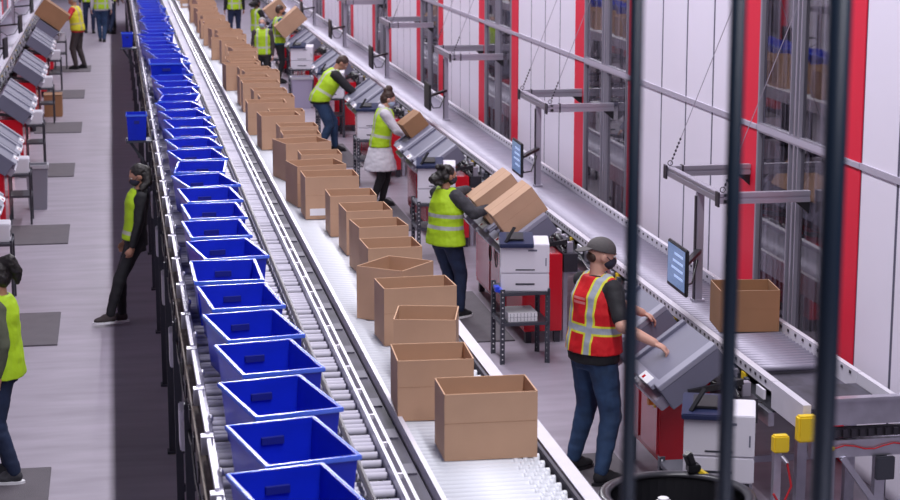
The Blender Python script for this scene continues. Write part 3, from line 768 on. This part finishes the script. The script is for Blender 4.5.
# ------------------------------------------------------------------ people
def ik(a, b, l1, l2, hint):
    d = b-a; L = d.length
    if L > (l1+l2)*.995: b = a+d*((l1+l2)*.995/L); d = b-a; L = d.length
    x = (l1*l1-l2*l2+L*L)/(2*L); h = math.sqrt(max(l1*l1-x*x, 0))
    u = d.normalized(); hv = hint-u*hint.dot(u); hv.normalize()
    return a+u*x+hv*h, b
def person(label, loc, rz, H, lean=0, side=0, twist=0, head=(0, 0), hands=((-.25, .1, .8), (.25, .1, .8)), feet=((-.11, 0), (.11, .0)), pel=(0, 0),
           top=None, sleeve=1.0, coat=False, legs=denim, vest=None, vlow=.90, hair='short', hairm=None, skin=skin1, mask=None, cap=False, shoe=blackc, sole=None,
           vox=.012, elbow=None, drop=0, fat=1.0, footrot=0, female=False, grip=.7, vfront=None):
    t = thing('person', label, 'person', loc, rz)
    s = H/1.75; t.scale = (s, s, s)
    Minv = (Matrix.Translation(loc) @ Matrix.Rotation(rz, 4, 'Z') @ Matrix.Diagonal((s, s, s, 1))).inverted()
    piv = Vector((pel[0], pel[1], .93-drop))
    base = Vector((0, 0, .93))
    TR = Matrix.Translation(piv) @ Matrix.Rotation(math.radians(side), 4, 'Y') @ Matrix.Rotation(-math.radians(lean), 4, 'X') @ Matrix.Rotation(math.radians(twist), 4, 'Z') @ Matrix.Translation(-base)
    PM = Matrix.Translation(piv-base)
    TI = TR.inverted()
    def blend(p):                         # lower than the hips stays with the pelvis, above follows the spine
        k = min(1, max(0, (p.z-.90)/.14)); k = k*k*(3-2*k); return (PM @ p).lerp(TR @ p, k)
    def tor(mb, prof, off=0, n=20):
        mb.rings([[blend(Vector(((hw+off)*math.copysign(abs(math.cos(2*PI*i/n))**.85, math.cos(2*PI*i/n)), cy_+(hd+off)*math.sin(2*PI*i/n), z))) for i in range(n)] for z, hw, hd, cy_ in prof])
    sw = .185 if not female else .168
    TORSO = [(.86, .15*fat, .10, 0), (.93, .165*fat, .112*fat, -.005), (1.02, .152*fat, .108*fat, 0), (1.10, .138*fat, .10*fat, 0), (1.22, .152*fat, .105*fat, .005), (1.32, sw*.95, .11*fat, 0), (1.39, sw*.92, .098, -.008), (1.435, sw*.66, .078, -.012), (1.47, .065, .058, -.01)]
    hs = [TR @ Vector((sx*(sw-.01), -.005, 1.395)) for sx in (-1, 1)]
    hp = [PM @ Vector((sx*.09, 0, .90)) for sx in (-1, 1)]
    # arms
    arms = []
    for i, sx in enumerate((-1, 1)):
        h = hands[i]
        tgt = (Minv @ Vector(h[1:])) if h[0] == 'W' else Vector(h)
        hint = Vector((sx*.5, -.6, -.6)) if elbow is None or elbow[i] is None else Vector(elbow[i])
        e, wv = ik(hs[i], tgt, .285, .25, hint); arms.append((hs[i], e, wv))
    lg = []
    fr = [footrot]*2 if not isinstance(footrot, (tuple, list)) else footrot
    for i, sx in enumerate((-1, 1)):
        f = feet[i]; fz = f[2] if len(f) > 2 else 0
        an = Vector((f[0], f[1]-.03, .085+fz)); k, an = ik(hp[i], an, .425, .41, Vector((sx*.08, 1, .1))); lg.append((hp[i], k, an))
    HM = TR @ Matrix.Translation((0, .012, 1.61)) @ Matrix.Rotation(math.radians(head[0]), 4, 'Z') @ Matrix.Rotation(-math.radians(head[1]), 4, 'X')
    # one continuous body
    b = MB(); tor(b, TORSO, -.012)
    b.capsule(TR @ Vector((0, -.015, 1.43)), HM @ Vector((0, -.018, -.07)), .056, .05)
    b.ell((0, -.005, .008), (.076, .094, .098), HM); b.ell((0, .028, -.055), (.055, .062, .062), HM)
    b.ell((0, .097, -.022), (.014, .021, .024), HM); b.ell((0, .086, -.064), (.024, .012, .013), HM); b.ell((0, .07, .022), (.052, .03, .018), HM)
    for sx in (-1, 1): b.ell((sx*.078, -.004, -.015), (.012, .022, .032), HM)
    for (p, k, an), sx in zip(lg, (-1, 1)):
        b.capsule(p, k, .072, .05); b.capsule(k, an, .05, .034)
    for (p, e, wv), sx in zip(arms, (-1, 1)):
        aw = 1.18 if fat > 1.2 else 1.0
        b.capsule(p, e, .046*aw, .037*aw); b.capsule(e, wv, .039*aw, .026*aw)
        d = (wv-e).normalized(); up = Vector((0, 0, 1)); lat = d.cross(up)
        if lat.length < .2: lat = Vector((0, 1, 0)).cross(d)*-1
        lat.normalize(); nrm = lat.cross(d).normalized()
        # palm faces down (hand forward) or inward (hand hanging)
        if abs(d.z) > .8: lat, nrm = Vector((0, -1, 0)), Vector((sx, 0, 0))
        inw = -lat*sx if abs(d.z) <= .8 else Vector((0, 1, 0))
        pc = wv+d*.045
        QM = Matrix.Translation(pc) @ Matrix((lat, d, nrm)).transposed().to_4x4()
        b.ell((0, 0, 0), (.040, .052, .017), QM)
        for q, (fo, fl) in enumerate(((-.030, .066), (-.010, .076), (.010, .072), (.030, .056))):
            st = pc+d*.040+lat*fo; c1 = math.radians(25+20*grip); p1 = st+(d*math.cos(c1)-nrm*math.sin(c1))*fl*.5
            c2 = math.radians(35+55*grip); p2 = p1+(d*math.cos(c2)-nrm*math.sin(c2))*fl*.32; c3 = c2+.5*grip; p3 = p2+(d*math.cos(c3)-nrm*math.sin(c3))*fl*.25
            b.capsule(st-d*.02, p1, .0092, .0086, 8); b.capsule(p1, p2, .0086, .008, 8); b.capsule(p2, p3, .008, .007, 8)
        th0 = pc-d*.015+inw*.032; th1 = th0+(inw*.6+d*.7-nrm*.35).normalized()*.034; th2 = th1+(d*.9+inw*.1-nrm*.5).normalized()*.028
        b.capsule(th0, th1, .012, .010, 8); b.capsule(th1, th2, .010, .008, 8)
    link_mesh(remesh(b, min(vox, .007) if vox < .012 else vox*.8, 2), 'body', skin, t)
    def folds(me, amp=.006, sc=9):
        me.update()
        for v in me.vertices:
            p = v.co; q = noise.noise(Vector((p.x*sc, p.y*sc, p.z*sc*1.9)))+.5*noise.noise(Vector((p.x*sc*2.4, p.y*sc*2.4, p.z*sc*3)))
            v.co = p+v.normal*q*amp
    # trousers
    b = MB(); tor(b, [(.80, .13*fat, .095, 0)]+TORSO[:3]+[(1.05, .145*fat, .105*fat, 0)], .012)
    for (p, k, an) in lg:
        b.capsule(p, k, .094*fat, .066+.012*(fat > 1.1)); b.capsule(k, an+Vector((0, 0, .02)), .068+.012*(fat > 1.1), .054 if legs != blackc else .05)
    me = remesh(b, vox, 3); folds(me, .006, 8); link_mesh(me, 'trousers', legs, t)
    # shoes
    for i, (p, k, an) in enumerate(lg):
        FM = Matrix.Translation((an.x, an.y, an.z-.085)) @ Matrix.Rotation(math.radians(fr[i]), 4, 'Z')
        b = MB(); b.ell((0, -.01, .055), (.042, .055, .055), FM); b.ell((0, .075, .04), (.046, .095, .038), FM); b.ell((0, .04, .06), (.04, .07, .045), FM); b.ell((0, .13, .034), (.043, .05, .028), FM)
        me = remesh(b, min(vox, .012), 2)
        for v in me.vertices: v.co.z = max(v.co.z, an.z-.085+.004)
        sh = link_mesh(me, 'shoe', shoe, t)
        n = 16; pts = [(math.copysign(1, math.sin(2*PI*j/n))*.048*abs(math.sin(2*PI*j/n))**.8, .055+.135*math.cos(2*PI*j/n)) for j in range(n)]
        so = MB(); so.rings([[FM @ Vector((x, y, z)) for x, y in pts] for z in (0, .022)]); so.build('sole', sole or blackp, sh)
    # top garment
    b = MB(); P = list(TORSO[1:]); P[-1] = (1.465, .078, .068, -.01)
    if coat: P = [(.56, .27, .23, .0), (.70, .24, .20, 0), (.86, .19, .15, 0)]+P
    else: P = [(.86, .158*fat, .118*fat, 0)]+P
    tor(b, P, .014 if not coat else .02)
    ex = .012 if fat > 1.2 or coat else 0
    for (p, e, wv) in arms:
        b.ell(p, (.064, .064, .064))
        if sleeve >= 1: b.capsule(p, e, .066+ex, .056+ex); b.capsule(e, e.lerp(wv, .90), .057+ex, .04+ex)
        else: b.capsule(p, p.lerp(e, .80), .066, .058)
    if coat: b.ell((0, -.06, 1.47), (.10, .06, .05), TR)
    me = remesh(b, vox, 3); folds(me, .007, 9); link_mesh(me, 'coat' if coat else 'shirt', top, t)
    if vest:
        b = MB(); o = .034 if not coat else .042
        P = [(vlow, (.168 if vlow > .85 else .19)*fat, .125*fat, 0), (.97, .165*fat, .12*fat, 0), (1.10, .150*fat, .11*fat, 0), (1.22, .158*fat, .112*fat, 0), (1.32, sw*.90, .115*fat, 0), (1.40, sw*.74, .10, -.008), (1.445, sw*.62, .072, -.012), (1.462, .085, .062, -.01)]
        tor(b, P, o-.008)
        for sx in (-1, 1): b.capsule(TR @ Vector((sx*.085, .0, 1.445)), TR @ Vector((sx*.13, 0, 1.425)), .045, .045)
        me = remesh(b, vox*.85, 2); folds(me, .006, 7)
        if vfront is not None:                # vest worn under an open dark jacket: only its front shows
            bmv = bmesh.new(); bmv.from_mesh(me)
            bmesh.ops.delete(bmv, geom=[v for v in bmv.verts if (TI @ v.co).y < vfront], context='VERTS'); bmv.to_mesh(me); bmv.free()
        at = me.attributes.new('tc', 'FLOAT_VECTOR', 'POINT')
        for v in me.vertices:
            q = TI @ v.co; at.data[v.index].vector = q
        link_mesh(me, 'safety_vest', vest, t)
    # face
    for sx in (-1, 1):
        e_ = MB().ell((sx*.032, .079, .004), (.014, .012, .009), HM, 2).build('eye', eyew, t, smooth=True)
        MB().ell((sx*.032, .089, .004), (.006, .004, .006), HM, 2).build('iris', eyed, e_, smooth=True)
        MB().ell((sx*.032, .088, .026), (.02, .006, .004), HM, 2).build('eyebrow', hairm or hairb, t, smooth=True)
    if not mask: MB().ell((0, .096, -.065), (.022, .006, .006), HM, 2).build('lips', lipm, t, smooth=True)
    if mask:
        b = MB(); b.ell((0, .045, -.05), (.063, .066, .052), HM); b.ell((0, .085, -.035), (.03, .035, .035), HM)
        mk = link_mesh(remesh(b, .009, 3), 'face_mask', mask, t)
        g = MB()
        for sx in (-1, 1): g.tube([HM @ Vector(q) for q in ((sx*.055, .06, -.03), (sx*.078, .01, .0), (sx*.082, -.015, .01))], .003, 6)
        g.build('ear_loops', mask, mk)
    hm = hairm or hairb
    if not cap or hair in ('pony', 'bun'):
        b = MB(); b.ell((0, -.022, .028), (.086, .096, .094), HM)
        if hair != 'short': b.ell((0, -.045, -.02), (.082, .075, .09), HM)
        else: b.ell((0, -.045, -.015), (.078, .066, .065), HM)
        if hair == 'bun': b.ell((0, -.06, .125), (.055, .055, .05), HM); b.ell((.02, -.09, .09), (.035, .04, .04), HM)
        if hair == 'lowbun': b.ell((0, -.125, -.02), (.055, .05, .055), HM)
        if hair == 'curly':
            random.seed(3)
            for k in range(34):
                a, z_ = random.uniform(0, 2*PI), random.uniform(-.12, .10); rr = .092
                y_ = math.sin(a)*rr-.035
                if y_ > .035 and z_ < .06: continue
                b.ell((math.cos(a)*rr*.92, y_, z_), (.030,)*3, HM, 2)
            for k in range(12): b.ell((random.uniform(-.05, .05), -.13-random.uniform(0, .05), random.uniform(-.10, -.0)), (.036,)*3, HM, 2)
        if hair == 'pony':
            pts = [HM @ Vector((-.02, -.10, .02)), HM @ Vector((-.07, -.06, -.10)), TR @ Vector((-.12, .06, 1.40)), TR @ Vector((-.11, .15, 1.25)), TR @ Vector((-.10, .17, 1.10))]
            for q, (a_, c_) in enumerate(zip(pts, pts[1:])): b.capsule(a_, c_, (.05, .046, .042, .035)[q], (.046, .042, .035, .016)[q])
        if hair == 'tail':
            pts = [HM @ Vector((0, -.07, .09)), HM @ Vector((0, -.15, .08)), HM @ Vector((.01, -.17, -.02)), HM @ Vector((.01, -.15, -.10))]
            for q, (a_, c_) in enumerate(zip(pts, pts[1:])): b.capsule(a_, c_, (.035, .05, .045)[q], (.05, .045, .02)[q])
        me = remesh(b, .009, 1)
        HI = HM.inverted()
        for v in me.vertices:                 # hairline: keep the face free
            q = HI @ v.co
            if q.y > .045 and q.z < .058 and hair != 'x':
                q.y = min(q.y, .045); v.co = HM @ q
            v.co += v.normal*.006*noise.noise(v.co*38)
        link_mesh(me, 'hair', hm, t)
    if cap:
        b = MB(); b.ell((0, -.012, .03), (.092, .108, .092), HM)
        me = remesh(b, .008, 1); HI = HM.inverted()
        for v in me.vertices:
            q = HI @ v.co; q.z = max(q.z, .022); v.co = HM @ q
        cp = link_mesh(me, 'cap', capm, t)
        bb = MB(); QB = HM @ Matrix.Translation((0, -.10, .028)) @ Matrix.Rotation(math.radians(26), 4, 'X')
        bb.ell((0, -.035, 0), (.075, .065, .008), QB); bb.build('brim', capm, cp, smooth=True)
        bh = MB(); bh.ell((0, -.062, -.028), (.060, .044, .044), HM); link_mesh(remesh(bh, .009, 1), 'hair', hm, t)
    return t
R_ = math.radians
# facing: rz = 0 looks along +y (away from the camera); -90 looks to +x (right)
person('man in a red safety vest, grey backwards cap and jeans at the near chute', (3.47, 13.5, .014), R_(-66), 1.88, lean=4, side=0, head=(-22, 10),
       hands=(('W', 3.92, 13.75, 1.22), ('W', 3.80, 13.02, 1.17)), feet=((-.20, .02), (.17, -.02)), top=blackc, sleeve=.5, legs=denim, vest=vest_red, vlow=.93, hair='short', hairm=hairbr, skin=skin1, mask=maskb, cap=True, vox=.011, fat=1.22, footrot=(5, -5), grip=.5,
       elbow=(None, (.3, -.5, -.7)))
person('woman in a yellow vest with dark curly hair reaching to the two tilted boxes', (3.29, 19.0, .014), R_(-56), 1.62, lean=2, head=(-22, 6),
       hands=(('W', 3.74, 19.5, 1.27), ('W', 3.74, 18.92, 1.17)), feet=((-.06, .20), (.14, .12)), top=greyc, sleeve=1, legs=denimd, vest=vest_y2, vlow=.84, hair='curly', hairm=hairb, skin=skin2, mask=maskb, vox=.012, fat=1.25, sole=paper, female=True)
person('woman in a long white coat and yellow vest, dark hair in a bun', (3.55, 25.8, .014), R_(-97), 1.66, lean=10, head=(4, 18),
       hands=(('W', 3.94, 26.1, .98), ('W', 3.96, 25.62, 1.0)), feet=((-.12, .06), (.10, -.08)), top=whitec, coat=True, legs=blackc, vest=vest_yv, hair='bun', hairm=hairbr, skin=skin1, mask=maskl, vox=.014, fat=1.05, female=True)
person('bending man in a dark jacket, yellow vest and blue jeans at the fourth station', (3.42, 31.2, .014), R_(-90), 1.80, lean=32, pel=(0, -.12), drop=.05, head=(-10, 18),
       hands=(('W', 3.95, 31.5, .95), ('W', 3.95, 30.95, .95)), feet=((-.16, .16), (.14, -.14)), top=blackc, legs=denim, vest=vest_yv, hair='short', hairm=hairbr, skin=skin2, vox=.014, fat=1.25)
person('worker in teal sleeves, yellow vest and black mask holding a tilted cardboard box', (3.58, 42.4, 0), R_(-82), 1.76, lean=3, head=(0, 5),
       hands=(('W', 3.84, 42.75, 1.22), ('W', 3.86, 42.05, 1.20)), feet=((-.10, .04), (.10, -.03)), top=teal, legs=blackc, vest=vest_yv, hair='short', hairm=hairbr, skin=skin2, mask=maskb, vox=.016, fat=1.05)
person('worker in a pale blue face mask and yellow vest standing behind the box line', (3.06, 40.3, 0), R_(168), 1.64, head=(0, 5),
       hands=((-.24, .08, .80), (.24, .08, .80)), top=brownc, legs=blackc, vest=vest_yv, hair='short', hairm=hairg, skin=skin1, mask=maskl, vox=.016, fat=1.1)
person('dark-haired worker in a yellow vest behind the masked worker', (3.38, 46.2, 0), R_(-60), 1.68, head=(0, 10),
       hands=((-.2, .3, 1.05), (.2, .3, 1.05)), top=blackc, legs=blackc, vest=vest_yv, hair='curly', hairm=hairb, skin=skin3, vox=.016)
person('worker in yellow vest and dark jeans seen from behind, beyond the box line', (3.28, 53.2, 0), R_(10), 1.82,
       hands=((-.27, .05, .80), (.27, .05, .80)), top=blackc, legs=denimd, vest=vest_yv, hair='short', skin=skin2, vox=.018, fat=1.1)
person('long-haired worker in black with a yellow vest leaning back on the tote conveyor', (.05, 19.35, 0), R_(98), 1.68, lean=-5, pel=(0, -.09), drop=.01, head=(-2, 28),
       hands=((-.20, -.02, .86), (.20, .0, .86)), feet=((-.08, .26), (.09, .10)), top=blackc, legs=blackc, vest=vest_plain, vfront=.035, vlow=.93, hair='pony', hairm=hairb, skin=skin2, mask=maskb, shoe=brownc, sole=paper, vox=.012, female=True, fat=.95)
person('woman in an olive shirt, yellow vest and jeans at the left edge of the picture', (-.90, 14.2, .014), R_(84), 1.72, lean=3, head=(0, 14),
       hands=((-.23, .02, .88), (.15, .42, 1.0)), feet=((-.09, -.02), (.10, .05)), top=olivec, sleeve=1, legs=denimd, vest=vest_side, vlow=.84, hair='tail', hairm=hairb, skin=skin2, shoe=greyc, sole=paper, vox=.011, female=True, fat=1.05)
person('grey-haired man in a yellow vest over a red shirt at a far left aisle station', (-.88, 46.4, .014), R_(70), 1.78, lean=8, head=(5, 15),
       hands=(('W', -1.35, 46.1, 1.15), ('W', -1.35, 46.8, 1.12)), feet=((-.14, .05), (.14, -.05)), top=redc, sleeve=.5, legs=brownc, vest=vest_yo, hair='short', hairm=hairg, skin=skin2, vox=.016, fat=1.15)
person('worker in dark clothes and yellow vest, leftmost of those standing far down the aisle', (-.74, 57.4, 0), R_(185), 1.78,
       hands=((-.27, .05, .82), (.27, .1, .82)), feet=((-.1, .1), (.1, -.08)), top=blackc, legs=denimd, vest=vest_yv, hair='short', skin=skin2, vox=.018)
person('worker in bright yellow vest and blue jeans far down the left aisle', (-.36, 54.2, 0), R_(2), 1.78,
       hands=((-.27, .08, .85), (.27, .02, .82)), feet=((-.05, .1), (.05, -.05)), top=whitec, legs=denim, vest=vest_yv, hair='short', skin=skin1, vox=.018, fat=1.1)
person('worker in dark trousers just right of the worker in blue jeans far down the aisle', (-.12, 58.0, 0), R_(170), 1.74,
       hands=((-.26, .05, .82), (.26, .05, .82)), top=greyc, legs=blackc, vest=vest_yv, hair='short', skin=skin3, vox=.018)
person('worker in a pale shirt beside the tote conveyor at the far end of the aisle', (-.16, 57.0, 0), R_(-60), 1.74,
       hands=((-.2, .3, 1.0), (.2, .3, 1.0)), top=whitec, legs=denimd, hair='short', skin=skin2, vox=.018)

bpy.data.scenes.remove(TMP)
